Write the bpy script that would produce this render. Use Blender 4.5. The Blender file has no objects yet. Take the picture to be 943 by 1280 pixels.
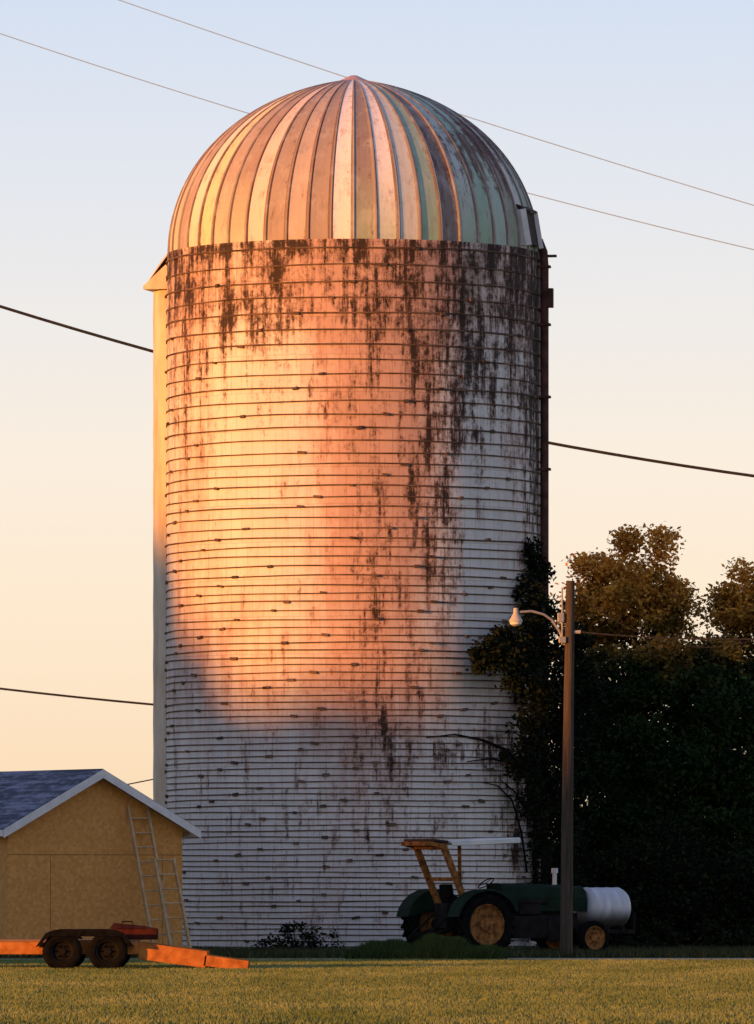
import bpy, math, random
import numpy as np
from mathutils import Vector, Matrix, Euler
random.seed(4); RNG=np.random.default_rng(7)
scene=bpy.context.scene
COL=scene.collection
F=9000.0; CX=471.5; HY=1099.0; CH=1.5
def WX(px,Y): return (px-CX)*Y/F
def WZ(py,Y): return CH+(HY-py)*Y/F
def W(px,py,Y): return Vector((WX(px,Y),Y,WZ(py,Y)))

# ---------------------------------------------------------------- materials
def newmat(name):
    m=bpy.data.materials.new(name); m.use_nodes=True
    nt=m.node_tree; b=nt.nodes['Principled BSDF']
    return m,nt,b
def N(nt,t,**k):
    n=nt.nodes.new(t)
    for a,v in k.items(): setattr(n,a,v)
    return n
def ramp(nt,fac,stops):
    r=N(nt,'ShaderNodeValToRGB'); e=r.color_ramp.elements
    while len(e)<len(stops): e.new(0.5)
    for i,(p,c) in enumerate(stops):
        e[i].position=p; e[i].color=(c[0],c[1],c[2],1)
    nt.links.new(fac,r.inputs[0]); return r.outputs[0]
def noise(nt,vec,scale,detail=4,rough=.55,mapscale=None):
    if mapscale is not None:
        mp=N(nt,'ShaderNodeMapping'); mp.inputs['Scale'].default_value=mapscale
        nt.links.new(vec,mp.inputs[0]); vec=mp.outputs[0]
    n=N(nt,'ShaderNodeTexNoise'); n.inputs['Scale'].default_value=scale
    n.inputs['Detail'].default_value=detail; n.inputs['Roughness'].default_value=rough
    nt.links.new(vec,n.inputs['Vector']); return n.outputs['Fac']
def mathn(nt,op,a,b=None,c=None,clamp=False):
    m=N(nt,'ShaderNodeMath',operation=op,use_clamp=clamp)
    for i,v in enumerate((a,b,c)):
        if v is None: continue
        if isinstance(v,(int,float)): m.inputs[i].default_value=v
        else: nt.links.new(v,m.inputs[i])
    return m.outputs[0]
def sstep(nt,v,a,b):
    m=N(nt,'ShaderNodeMapRange',interpolation_type='SMOOTHSTEP')
    m.inputs[1].default_value=a; m.inputs[2].default_value=b
    nt.links.new(v,m.inputs[0]); return m.outputs[0]
def mix(nt,f,a,b,mode='MIX'):
    m=N(nt,'ShaderNodeMix',data_type='RGBA',blend_type=mode)
    if isinstance(f,(int,float)): m.inputs[0].default_value=f
    else: nt.links.new(f,m.inputs[0])
    for i,v in ((6,a),(7,b)):
        if isinstance(v,tuple): m.inputs[i].default_value=(v[0],v[1],v[2],1)
        else: nt.links.new(v,m.inputs[i])
    return m.outputs[2]
def objco(nt): return N(nt,'ShaderNodeTexCoord').outputs['Object']
def bump(nt,b,h,strength=.4,dist=.02):
    bp=N(nt,'ShaderNodeBump'); bp.inputs['Strength'].default_value=strength; bp.inputs['Distance'].default_value=dist
    nt.links.new(h,bp.inputs['Height']); nt.links.new(bp.outputs[0],b.inputs['Normal'])
def mat_noise(name,c1,c2,scale=4,rough=.7,metal=0,ms=None,lo=.35,hi=.65,bs=.2,spec=.5):
    m,nt,b=newmat(name)
    f=noise(nt,objco(nt),scale,6,.6,ms)
    c=ramp(nt,f,[(lo,c1),(hi,c2)])
    nt.links.new(c,b.inputs['Base Color'])
    b.inputs['Roughness'].default_value=rough; b.inputs['Metallic'].default_value=metal
    b.inputs['Specular IOR Level'].default_value=spec
    if bs: bump(nt,b,f,bs,.01)
    return m

# ---------------------------------------------------------------- mesh builder
class MB:
    def __init__(s): s.v=[]; s.f=[]
    def add(s,vs,fs):
        o=len(s.v); s.v+= [tuple(v) for v in vs]; s.f+=[tuple(i+o for i in f) for f in fs]
    def box(s,c,size,rot=None):
        x,y,z=[d/2 for d in size]
        vs=[Vector(p) for p in ((-x,-y,-z),(x,-y,-z),(x,y,-z),(-x,y,-z),(-x,-y,z),(x,-y,z),(x,y,z),(-x,y,z))]
        if rot is not None:
            R=Euler(rot).to_matrix() if not isinstance(rot,Matrix) else rot
            vs=[R@v for v in vs]
        s.add([v+Vector(c) for v in vs],[(0,3,2,1),(4,5,6,7),(0,1,5,4),(1,2,6,5),(2,3,7,6),(3,0,4,7)])
    def beam(s,p0,p1,w,h):
        p0=Vector(p0);p1=Vector(p1);d=(p1-p0);L=d.length;d.normalize()
        up=Vector((0,0,1)) if abs(d.z)<.95 else Vector((0,1,0))
        a=d.cross(up).normalized();b=a.cross(d).normalized()
        M=Matrix((d,a,b)).transposed()
        s.box((p0+p1)/2,(L,w,h),M)
    def tube(s,pts,rad,n=8,cap=True):
        pts=[Vector(p) for p in pts]
        if isinstance(rad,(int,float)): rad=[rad]*len(pts)
        vs=[];prev=None
        for i,p in enumerate(pts):
            d=(pts[min(i+1,len(pts)-1)]-pts[max(i-1,0)]).normalized()
            if prev is None:
                up=Vector((0,0,1)) if abs(d.z)<.9 else Vector((1,0,0))
                a=d.cross(up).normalized()
            else: a=(prev-d*prev.dot(d)).normalized()
            prev=a;b=d.cross(a)
            for k in range(n):
                t=2*math.pi*k/n
                vs.append(p+(a*math.cos(t)+b*math.sin(t))*rad[i])
        fs=[]
        for i in range(len(pts)-1):
            for k in range(n):
                fs.append((i*n+k,i*n+(k+1)%n,(i+1)*n+(k+1)%n,(i+1)*n+k))
        if cap:
            fs.append(tuple(range(n-1,-1,-1))); fs.append(tuple((len(pts)-1)*n+k for k in range(n)))
        s.add(vs,fs)
    def revolve(s,prof,c,axis='y',n=32,M=None):
        vs=[]
        for r,h in prof:
            for k in range(n):
                t=2*math.pi*k/n
                if axis=='y': p=Vector((r*math.cos(t),h,r*math.sin(t)))
                elif axis=='x': p=Vector((h,r*math.cos(t),r*math.sin(t)))
                else: p=Vector((r*math.cos(t),r*math.sin(t),h))
                if M is not None: p=M@p
                vs.append(p+Vector(c))
        fs=[]
        for i in range(len(prof)-1):
            for k in range(n):
                fs.append((i*n+k,i*n+(k+1)%n,(i+1)*n+(k+1)%n,(i+1)*n+k))
        s.add(vs,fs)
    def obj(s,name,mat,parent=None,smooth=False,bevel=0,label=None):
        me=bpy.data.meshes.new(name); me.from_pydata(s.v,[],s.f); me.update()
        o=bpy.data.objects.new(name,me); COL.objects.link(o)
        if mat: me.materials.append(mat)
        if smooth:
            me.polygons.foreach_set('use_smooth',[True]*len(me.polygons))
            md=o.modifiers.new('es','EDGE_SPLIT'); md.split_angle=math.radians(40)
        if bevel:
            md=o.modifiers.new('bv','BEVEL'); md.width=bevel; md.segments=2; md.limit_method='ANGLE'
        if parent: o.parent=parent
        if label: o['label']=label
        return o
def thing(name,loc,label,cat,rotz=0,group=None):
    e=bpy.data.objects.new(name,None); COL.objects.link(e); e.location=loc; e.rotation_euler=(0,0,rotz)
    e.empty_display_size=.3
    e['label']=label; e['category']=cat
    if group: e['group']=group
    return e

# ---------------------------------------------------------------- camera
cam=bpy.data.cameras.new('camera'); co=bpy.data.objects.new('camera',cam); COL.objects.link(co)
co.location=(0,0,CH); co.rotation_euler=(math.radians(90),0,0)
cam.lens=F/1280*36; cam.sensor_width=36; cam.sensor_fit='AUTO'
cam.shift_y=(HY-640)/1280; cam.clip_start=1; cam.clip_end=6000
scene.camera=co

# ---------------------------------------------------------------- light
SAZ=math.radians(54)     # sun is behind the camera, this far to the left
SEL=math.radians(5)
sdir=Vector((-math.sin(SAZ)*math.cos(SEL),-math.cos(SAZ)*math.cos(SEL),math.sin(SEL)))
sl=bpy.data.lights.new('sun','SUN'); so=bpy.data.objects.new('sun',sl); COL.objects.link(so)
sl.energy=6.8; sl.angle=math.radians(1.5); sl.color=(1,.365,.055)
so.rotation_euler=sdir.to_track_quat('Z','Y').to_euler(); so.location=(-60,60,30)
w=bpy.data.worlds.new('World'); scene.world=w; w.use_nodes=True
nt=w.node_tree; nt.nodes.clear()
tc=N(nt,'ShaderNodeTexCoord'); sx=N(nt,'ShaderNodeSeparateXYZ'); nt.links.new(tc.outputs['Generated'],sx.inputs[0])
zf=mathn(nt,'POWER',mathn(nt,'MAXIMUM',sx.outputs[2],0.0),.5)
def q(z): return math.sqrt(z)
skyc=ramp(nt,zf,[(0,(.93,.67,.44)),(q(.015),(.97,.74,.51)),(q(.04),(.98,.815,.64)),(q(.058),(.95,.84,.73)),(q(.078),(.85,.82,.81)),
   (q(.1),(.75,.78,.86)),(q(.122),(.65,.73,.88)),(q(.3),(.33,.41,.63)),(1,(.13,.18,.35))])
bg=N(nt,'ShaderNodeBackground'); nt.links.new(skyc,bg.inputs[0]); bg.inputs[1].default_value=.98
sky=N(nt,'ShaderNodeTexSky',sky_type='NISHITA'); sky.sun_disc=False; sky.sun_elevation=SEL
sky.sun_rotation=math.atan2(sdir.x,sdir.y)
bg2=N(nt,'ShaderNodeBackground'); nt.links.new(sky.outputs[0],bg2.inputs[0]); bg2.inputs[1].default_value=.012
ad=N(nt,'ShaderNodeAddShader'); nt.links.new(bg.outputs[0],ad.inputs[0]); nt.links.new(bg2.outputs[0],ad.inputs[1])
wo=N(nt,'ShaderNodeOutputWorld'); nt.links.new(ad.outputs[0],wo.inputs[0])
scene.view_settings.view_transform='Standard'; scene.view_settings.look='None'; scene.view_settings.exposure=0

# ---------------------------------------------------------------- ground
m,nt,b=newmat('ground_grass')
oc=objco(nt)
n1=noise(nt,oc,.5,6,.6,(1,.35,1)); n2=noise(nt,oc,6,5,.7)
c=ramp(nt,n1,[(.3,(.08,.095,.028)),(.5,(.15,.165,.052)),(.7,(.21,.215,.08))])
c=mix(nt,n2,c,(.12,.125,.04)); nt.links.new(c,b.inputs['Base Color']); b.inputs['Roughness'].default_value=1
b.inputs['Specular IOR Level'].default_value=0
bump(nt,b,n2,.6,.05); M_ground=m
g=MB(); g.add([(-3000,-300,0),(3000,-300,0),(3000,4000,0),(-3000,4000,0)],[(0,1,2,3)])
o=g.obj('ground',M_ground); o['kind']='structure'; o['label']='dry mown field of olive and straw coloured grass'
M_gravel=mat_noise('gravel',(.22,.20,.19),(.38,.35,.33),9,.95)
g=MB(); pts=[(-60,133.2),(-2,133.6),(3,133.2),(60,132.6),(60,136.2),(3,136.4),(-2,135.2),(-60,135)]
g.add([(x,y,.005) for x,y in pts],[(0,1,6,7),(1,2,5,6),(2,3,4,5)])
o=g.obj('driveway',M_gravel); o['kind']='structure'; o['label']='pale gravel driveway along the field edge'

def leafmesh(name,P,size,mat,up=0,narrow=.55,jit=.35,parent=None,tint=None):
    n=len(P); P=np.asarray(P,dtype=np.float64)
    a=RNG.normal(size=(n,3)); a[:,2]*=.7; a/=np.linalg.norm(a,axis=1,keepdims=True)
    b_=RNG.normal(size=(n,3)); b_-= (b_*a).sum(1,keepdims=True)*a; b_/=np.linalg.norm(b_,axis=1,keepdims=True)
    s=size*(1+RNG.uniform(-jit,jit,size=(n,1)))
    V=np.stack([P-a*s*.5,P+b_*s*narrow*.5,P+a*s*.5,P-b_*s*narrow*.5],axis=1).reshape(-1,3)
    me=bpy.data.meshes.new(name)
    me.vertices.add(4*n); me.vertices.foreach_set('co',V.ravel())
    me.loops.add(4*n); me.loops.foreach_set('vertex_index',np.arange(4*n,dtype=np.int32))
    me.polygons.add(n); me.polygons.foreach_set('loop_start',np.arange(0,4*n,4,dtype=np.int32))
    me.polygons.foreach_set('loop_total',np.full(n,4,dtype=np.int32))
    me.update(calc_edges=True)
    at=me.attributes.new('tint','FLOAT','POINT')
    t=RNG.uniform(0,1,n) if tint is None else tint
    at.data.foreach_set('value',np.repeat(t,4).astype(np.float32))
    me.materials.append(mat)
    o=bpy.data.objects.new(name,me); COL.objects.link(o)
    if parent: o.parent=parent
    return o
def blades(name,XY,h,wd,mat,z0=0):
    n=len(XY); ang=RNG.uniform(0,math.pi,n); hh=h*RNG.uniform(.5,1.3,n); ww=wd*RNG.uniform(.6,1.3,n)
    dx=np.cos(ang)*ww/2; dy=np.sin(ang)*ww/2; lx=RNG.normal(0,.35,n)*hh; ly=RNG.normal(0,.35,n)*hh
    X=XY[:,0];Y=XY[:,1]; z=np.full(n,z0) if np.isscalar(z0) else z0
    V=np.stack([np.stack([X-dx,Y-dy,z],1),np.stack([X+dx,Y+dy,z],1),np.stack([X+lx,Y+ly,z+hh],1)],1).reshape(-1,3)
    me=bpy.data.meshes.new(name); me.vertices.add(3*n); me.vertices.foreach_set('co',V.ravel())
    me.loops.add(3*n); me.loops.foreach_set('vertex_index',np.arange(3*n,dtype=np.int32))
    me.polygons.add(n); me.polygons.foreach_set('loop_start',np.arange(0,3*n,3,dtype=np.int32))
    me.polygons.foreach_set('loop_total',np.full(n,3,dtype=np.int32)); me.update(calc_edges=True)
    at=me.attributes.new('tint','FLOAT','POINT'); at.data.foreach_set('value',np.repeat(RNG.uniform(0,1,n),3).astype(np.float32))
    me.materials.append(mat)
    o=bpy.data.objects.new(name,me); COL.objects.link(o); return o
def leafmat(name,stops,zr=None,hi=None):
    m,nt,b=newmat(name)
    at=N(nt,'ShaderNodeAttribute',attribute_name='tint')
    c=ramp(nt,at.outputs['Fac'],stops)
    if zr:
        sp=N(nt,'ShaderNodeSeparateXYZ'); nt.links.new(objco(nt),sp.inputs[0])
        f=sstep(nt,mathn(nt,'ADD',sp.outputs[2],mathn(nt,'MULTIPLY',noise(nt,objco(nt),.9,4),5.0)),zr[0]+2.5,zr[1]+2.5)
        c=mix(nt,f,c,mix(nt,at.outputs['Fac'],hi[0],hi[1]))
    nt.links.new(c,b.inputs['Base Color']); b.inputs['Roughness'].default_value=.8
    b.inputs['Specular IOR Level'].default_value=.1
    return m
# grass
m,nt,b=newmat('grass_blades')
gp=N(nt,'ShaderNodeNewGeometry').outputs['Position']
n1=noise(nt,gp,.55,6,.7,(1,.2,1))
at=N(nt,'ShaderNodeAttribute',attribute_name='tint')
c=ramp(nt,n1,[(.35,(.11,.155,.05)),(.5,(.175,.22,.08)),(.66,(.26,.29,.12))])
c=mix(nt,mathn(nt,'MULTIPLY',at.outputs['Fac'],.2),c,(.12,.14,.05))
nt.links.new(c,b.inputs['Base Color']); b.inputs['Roughness'].default_value=.9; b.inputs['Specular IOR Level'].default_value=.05
M_blade=m
n=260000
Y=74+59.5*RNG.uniform(0,1,n)**.9; X=RNG.uniform(-1,1,n)*(Y*.0524+1.6)
o=blades('grass',np.stack([X,Y],1),.036,.018,M_blade); o['kind']='stuff'; o['label']='short dry straw coloured grass covering the field'
M_weed=leafmat('weed_leaf',[(0,(.02,.03,.01)),(.6,(.045,.052,.02)),(1,(.09,.09,.04))])
n=46000
Y=RNG.uniform(137,149,n); X=RNG.uniform(-10,11,n)
keep=((X+.48)**2+(Y-150)**2>4.0**2)
o=blades('tall_grass',np.stack([X,Y],1)[keep],.14,.03,M_weed); o['kind']='stuff'; o['label']='dark unmown grass around the farm buildings'

# ---------------------------------------------------------------- silo
SX,SY,R=-.485,150.0,3.89; ZT=14.5
silo=thing('silo',(SX,SY,0),'tall weathered white stave silo with ribbed metal dome roof','silo')
m,nt,b=newmat('painted_staves')
uv=N(nt,'ShaderNodeUVMap').outputs[0]
st=N(nt,'ShaderNodeAttribute',attribute_name='stain').outputs['Fac']
ru=N(nt,'ShaderNodeAttribute',attribute_name='rusty').outputs['Fac']
sk=noise(nt,uv,1,9,.70,(3.0,.34,1)); sk2=noise(nt,uv,1,8,.72,(7.5,.6,1)); bl=noise(nt,uv,1,9,.78,(1.8,1.2,1)); fi=noise(nt,uv,1,6,.8,(9,6,1))
def cen(v,k): return mathn(nt,'MULTIPLY',mathn(nt,'SUBTRACT',v,.5),k)
tot=mathn(nt,'ADD',st,mathn(nt,'ADD',mathn(nt,'ADD',cen(sk,3.2),cen(sk2,3.6)),mathn(nt,'ADD',cen(bl,3.6),cen(fi,2.8))))
f1=sstep(nt,tot,.02,.85); f2=sstep(nt,tot,.56,1.12)
rt=mathn(nt,'ADD',ru,mathn(nt,'ADD',cen(sk,1.4),cen(bl,1.4))); fr=sstep(nt,rt,.0,.9)
base=mix(nt,fi,(.84,.81,.77),(.66,.62,.58))
base=mix(nt,mathn(nt,'MULTIPLY',fr,.76),base,(.54,.27,.19))
base=mix(nt,mathn(nt,'MULTIPLY',f1,.76),base,(.22,.125,.09))
base=mix(nt,mathn(nt,'MULTIPLY',f2,.94),base,mix(nt,sk2,(.05,.028,.02),(.018,.015,.014)))
br=N(nt,'ShaderNodeTexBrick'); br.inputs['Scale'].default_value=1; br.inputs['Brick Width'].default_value=.27; br.inputs['Row Height'].default_value=.76
br.inputs['Mortar Size'].default_value=.008; br.inputs['Color1'].default_value=(1,1,1,1); br.inputs['Color2'].default_value=(.84,.84,.84,1); br.inputs['Mortar'].default_value=(.65,.62,.60,1)
nt.links.new(uv,br.inputs['Vector'])
base=mix(nt,.7,base,br.outputs[0],'MULTIPLY')
nt.links.new(base,b.inputs['Base Color']); b.inputs['Roughness'].default_value=.8; b.inputs['Specular IOR Level'].default_value=.2
bump(nt,b,mathn(nt,'ADD',fi,mathn(nt,'MULTIPLY',br.outputs['Fac'],-1)),.35,.012)
M_wall=m
NS,NR=160,150
def sfield(th,z):
    s=math.sin(th); px=441+236*s; py=HY-(z-CH)*60
    d=py-322
    L=85+70*max(0,min(1,(px-470)/130))
    v=-.24+ 1.02*math.exp(-max(d,0)/L)
    if d<0: v-=.16
    for (gx,gy,sx_,sy_,a) in ((640,420,60,110,.42),(672,620,16,330,.85),(556,560,24,80,.62),(548,690,18,70,.58),(582,500,26,60,.35),(450,560,20,200,.25),(480,420,60,60,.3),
        (350,430,18,70,.5),(225,470,24,110,.5),(290,400,30,50,.3),(480,760,24,140,.4),(465,900,26,120,.3),(600,945,70,16,.7),(645,1010,16,70,.85),(440,985,140,50,.2),(300,395,70,25,.2),(520,640,20,120,.3),
        (612,640,24,120,-.3),(310,620,60,140,-.28),(610,830,30,80,-.3),(520,900,60,40,.2),(420,1100,260,60,.12)):
        v+=a*math.exp(-((px-gx)/sx_)**2*.5-((py-gy)/sy_)**2*.5)
    v=min(v,.98)
    rr=0
    for (gx,gy,sx_,sy_,a) in ((455,600,42,270,1.05),(520,560,28,200,.6),(235,560,25,220,.5),(450,360,200,60,.9),(400,890,150,60,.35),(290,790,60,60,.35),(650,620,20,200,.3)):
        rr+=a*math.exp(-((px-gx)/sx_)**2*.5-((py-gy)/sy_)**2*.5)
    return v,rr
me=bpy.data.meshes.new('silo_wall')
vs=[];uvs=[];sv=[];rv=[]
for j in range(NR+1):
    z=ZT*j/NR
    for i in range(NS+1):
        th=-math.pi+2*math.pi*i/NS
        vs.append((R*math.sin(th),-R*math.cos(th),z)); uvs.append((th*R,z))
        a_,b_=sfield(th,z); sv.append(a_); rv.append(b_)
fs=[(j*(NS+1)+i,j*(NS+1)+i+1,(j+1)*(NS+1)+i+1,(j+1)*(NS+1)+i) for j in range(NR) for i in range(NS)]
me.from_pydata(vs,[],fs); ul=me.uv_layers.new(name='UVMap')
for l in me.loops: ul.data[l.index].uv=uvs[l.vertex_index]
for nm,d in (('stain',sv),('rusty',rv)):
    at=me.attributes.new(nm,'FLOAT','POINT'); at.data.foreach_set('value',d)
me.polygons.foreach_set('use_smooth',[True]*len(me.polygons)); me.materials.append(M_wall)
o=bpy.data.objects.new('wall',me); COL.objects.link(o); o.parent=silo; o['label']='white painted staves streaked with black and rust stains'
# hoops
M_hoop=mat_noise('rusted_hoop',(.04,.025,.02),(.18,.11,.08),2.2,.8,spec=.2)
z=.12;k=0
while z<ZT-.12:
    h=MB(); nn=120
    tilt=random.uniform(-.0018,.0018); ph=random.uniform(0,6.28)
    pts=[]
    mr=(.0102+.0045*(z/14))*random.uniform(.9,1.15)
    for i in range(nn):
        t=2*math.pi*i/nn
        zz=math.sin(t*3+ph)*.009+math.sin(t*7+ph*2)*.005+tilt*R*math.cos(t+ph)
        for (dr,dz) in ((mr,mr),(mr,-mr),(-mr*.6,-mr),(-mr*.6,mr)):
            pts.append(((R+.008+dr)*math.sin(t),-(R+.008+dr)*math.cos(t),z+zz+dz))
    h.add(pts,[(i*4+a,i*4+(a+1)%4,((i+1)%nn)*4+(a+1)%4,((i+1)%nn)*4+a) for i in range(nn) for a in range(4)])
    off=(k%5)*.155+random.uniform(-.05,.05)
    for q_ in range(8):
        if random.random()<.25: continue
        th=off+q_*math.pi/4
        h.box(((R+.025)*math.sin(th),-(R+.025)*math.cos(th),z+random.uniform(-.01,.01)),(random.uniform(.08,.17),.045,random.uniform(.045,.065)),(0,random.uniform(-.15,.15),th))
    h.obj('hoop',M_hoop,silo)
    z+=(.116+.25*(z/14)**2.2)*random.uniform(.93,1.07); k+=1
# dome
NP=52; H=3.50; RD=R-.04
m,nt,b=newmat('dome_sheet')
ca=N(nt,'ShaderNodeVertexColor',layer_name='pc')
ps=N(nt,'ShaderNodeVertexColor',layer_name='pr')
oc=objco(nt); n1=noise(nt,oc,1.6,7,.7); n2=noise(nt,oc,6,7,.78,(1,1,.22)); n3=noise(nt,oc,3,6,.7,(1,1,.5))
c=mix(nt,mathn(nt,'MULTIPLY',sstep(nt,n3,.48,.64),.25),ca.outputs[0],(.66,.62,.57))
c=mix(nt,mathn(nt,'MULTIPLY',sstep(nt,n2,.50,.70),.5),c,(.28,.17,.13))
c=mix(nt,mathn(nt,'MULTIPLY',sstep(nt,n1,.52,.70),.35),c,(.20,.155,.14))
c=mix(nt,mathn(nt,'MULTIPLY',sstep(nt,mathn(nt,'ADD',ps.outputs[0],mathn(nt,'MULTIPLY',mathn(nt,'SUBTRACT',n2,.5),2.2)),.25,.75),.88),c,(.10,.035,.025))
nt.links.new(c,b.inputs['Base Color']); b.inputs['Metallic'].default_value=.0; b.inputs['Roughness'].default_value=.65; b.inputs['Specular IOR Level'].default_value=.35
bump(nt,b,n2,.35,.02); M_dome=m
vs=[];fs=[];cols=[];rus=[]
prof=[0,.05,.11,.35,.65,.89,.95]; offs=[.030,.030,0,-.010,-.010,0,.030]
NV=NP*len(prof); rows=30
for j in range(rows+1):
    t=math.radians(-1.5+87.5*j/rows)
    rr=RD*math.cos(t); zz=ZT+.02+H*math.sin(t)+(.12*(j/rows)**6)
    for p in range(NP):
        for f_,of in zip(prof,offs):
            th=2*math.pi*(p+f_)/NP; k_=rr+of*(1 if rr>.8 else rr/.8)
            dz=0
            if j==0: dz=-.05*math.sin(math.pi*f_)
            vs.append((k_*math.sin(th),-k_*math.cos(th),zz+dz))
pcol=[];rcol=[]
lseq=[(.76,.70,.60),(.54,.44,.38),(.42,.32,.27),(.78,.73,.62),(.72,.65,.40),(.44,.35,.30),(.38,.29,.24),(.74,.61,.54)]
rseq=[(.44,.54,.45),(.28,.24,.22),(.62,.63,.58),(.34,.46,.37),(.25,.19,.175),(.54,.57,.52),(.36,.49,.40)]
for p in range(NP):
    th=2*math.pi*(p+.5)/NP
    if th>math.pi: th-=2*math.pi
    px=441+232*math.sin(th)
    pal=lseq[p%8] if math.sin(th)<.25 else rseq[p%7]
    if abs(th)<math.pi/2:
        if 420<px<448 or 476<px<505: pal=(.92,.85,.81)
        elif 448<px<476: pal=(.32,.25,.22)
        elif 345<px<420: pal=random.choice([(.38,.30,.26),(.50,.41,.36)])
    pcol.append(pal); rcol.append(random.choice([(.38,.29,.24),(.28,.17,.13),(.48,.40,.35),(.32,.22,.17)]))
for j in range(rows):
    for i in range(NV):
        i2=(i+1)%NV
        fs.append((j*NV+i,j*NV+i2,(j+1)*NV+i2,(j+1)*NV+i))
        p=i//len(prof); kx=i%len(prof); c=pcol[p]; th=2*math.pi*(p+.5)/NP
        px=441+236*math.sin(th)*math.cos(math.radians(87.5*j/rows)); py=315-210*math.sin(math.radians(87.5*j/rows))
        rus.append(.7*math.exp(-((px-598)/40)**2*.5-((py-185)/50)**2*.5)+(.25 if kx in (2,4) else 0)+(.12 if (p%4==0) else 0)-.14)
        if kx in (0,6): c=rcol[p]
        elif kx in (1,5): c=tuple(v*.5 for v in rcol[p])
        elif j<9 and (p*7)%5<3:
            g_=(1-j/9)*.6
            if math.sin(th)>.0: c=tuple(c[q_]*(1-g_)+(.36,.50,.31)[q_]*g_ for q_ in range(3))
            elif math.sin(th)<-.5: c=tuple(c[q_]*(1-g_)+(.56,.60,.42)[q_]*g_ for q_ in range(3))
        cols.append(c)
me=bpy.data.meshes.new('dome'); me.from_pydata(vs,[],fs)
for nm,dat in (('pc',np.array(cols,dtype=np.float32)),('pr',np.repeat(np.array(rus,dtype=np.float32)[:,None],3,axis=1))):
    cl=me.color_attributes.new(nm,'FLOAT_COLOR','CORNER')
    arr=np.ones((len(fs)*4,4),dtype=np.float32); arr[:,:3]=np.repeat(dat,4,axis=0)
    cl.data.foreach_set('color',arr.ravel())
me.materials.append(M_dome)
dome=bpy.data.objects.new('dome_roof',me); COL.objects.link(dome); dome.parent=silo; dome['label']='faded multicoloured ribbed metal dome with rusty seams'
M_cap=mat_noise('cap_paint',(.55,.30,.28),(.65,.42,.38),3,.5)
c=MB(); c.revolve([(.42,ZT+H+.03),(.40,ZT+H+.09),(.22,ZT+H+.17),(.07,ZT+H+.24),(.01,ZT+H+.25)],(0,0,0),'z',24)
c.obj('roof_cap',M_cap,dome,smooth=True)
M_dark=mat_noise('dark_rust_steel',(.025,.018,.015),(.07,.04,.03),5,.7,spec=.2)
M_iron=mat_noise('black_iron',(.006,.006,.006),(.02,.016,.014),5,.8,spec=.12)
M_pipe=mat_noise('red_brown_rust',(.045,.02,.016),(.13,.055,.04),4,.8,spec=.2)
M_white=mat_noise('white_paint',(.62,.60,.58),(.75,.73,.70),5,.55,bs=.1)
M_black=mat_noise('black_rubber',(.004,.004,.004),(.010,.010,.010),8,.9,spec=.03)
# hatch dormer on dome
th=math.radians(70); rad=Vector((math.sin(th),-math.cos(th),0)); tan=Vector((math.cos(th),math.sin(th),0))
h=MB()
def RP(r,t,z): return rad*r+tan*t+Vector((0,0,z))
h.beam(RP(3.99,-.40,14.55),RP(3.86,-.40,15.3),.12,.12); h.beam(RP(3.99,.40,14.55),RP(3.86,.40,15.3),.09,.10)
for t0 in (-1,1): h.add([RP(3.99,t0*.42,14.56),RP(3.86,t0*.42,15.3),RP(3.0,t0*.42,15.3),RP(3.0,t0*.42,14.56)],[(0,1,2,3)])
h.obj('hatch',M_white,dome,label='white framed fill opening in the dome')
h=MB(); h.add([RP(3.90,-.42,15.28),RP(3.90,.42,15.28),RP(3.35,.3,15.55),RP(3.35,-.3,15.55),RP(3.90,-.42,15.32),RP(3.90,.42,15.32),RP(3.35,.3,15.59),RP(3.35,-.3,15.59)],[(0,3,2,1),(4,5,6,7),(0,1,5,4),(1,2,6,5),(3,0,4,7)])
h.add([RP(3.95,-.34,14.6),RP(3.95,.34,14.6),RP(3.84,.34,15.28),RP(3.84,-.34,15.28)],[(0,1,2,3)])
h.obj('hatch_cover',M_dark,dome)
# fill pipe
p=MB()
thp=math.radians(80)
def SP(r,th,z): return Vector((r*math.sin(th),-r*math.cos(th),z))
pts=[SP(4.02,thp,z_) for z_ in (.6,3,6,9,12,14.2)]+[SP(4.0,thp,14.5),SP(3.90,thp,14.75)]
p.tube(pts,[.09]*len(pts),10)
for z_ in (2,4,6,8,10,11.5,13,14.2): p.box(SP(4.02,thp,z_),(.24,.24,.05),(0,0,thp))
p.box(SP(4.10,thp,13.55),(.16,.2,.4),(0,0,thp)); p.box(SP(4.1,thp,14.42),(.1,.34,.05),(0,0,thp))
p.obj('fill_pipe',M_pipe,silo,smooth=True,label='dark rusted vertical fill pipe')
# chute
M_chute=mat_noise('chute_paint',(.54,.41,.28),(.72,.62,.48),2.5,.65,ms=(1.5,1.5,.3))
c=MB(); tc_=math.radians(-105); cc=SP(3.92,tc_,0)
c.revolve([(.42,.0)]+[(.42+.008*(i%2),z_) for i,z_ in enumerate(np.arange(.6,14.0,.6))]+[(.42,14.0)],cc,'z',28)
ch=c.obj('chute',M_chute,silo,smooth=True,label='narrow round unloading chute down the silo side')
c=MB()
def HP(r,t,z):
    ra=Vector((math.sin(tc_),-math.cos(tc_),0)); ta=Vector((math.cos(tc_),math.sin(tc_),0)); return ra*r+ta*t+Vector((0,0,z))
V_=[]
for r_,zt in ((3.2,15.2),(3.75,14.9),(4.1,14.45),(4.42,13.9)):
    for k_ in range(9):
        a=math.pi*k_/8; V_.append(HP(r_,-.54*math.cos(a),zt-.45*(1-math.sin(a))*(.4 if r_<4.3 else .1)))
c.add(V_,[(i*9+k_,i*9+k_+1,(i+1)*9+k_+1,(i+1)*9+k_) for i in range(3) for k_ in range(8)])
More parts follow.
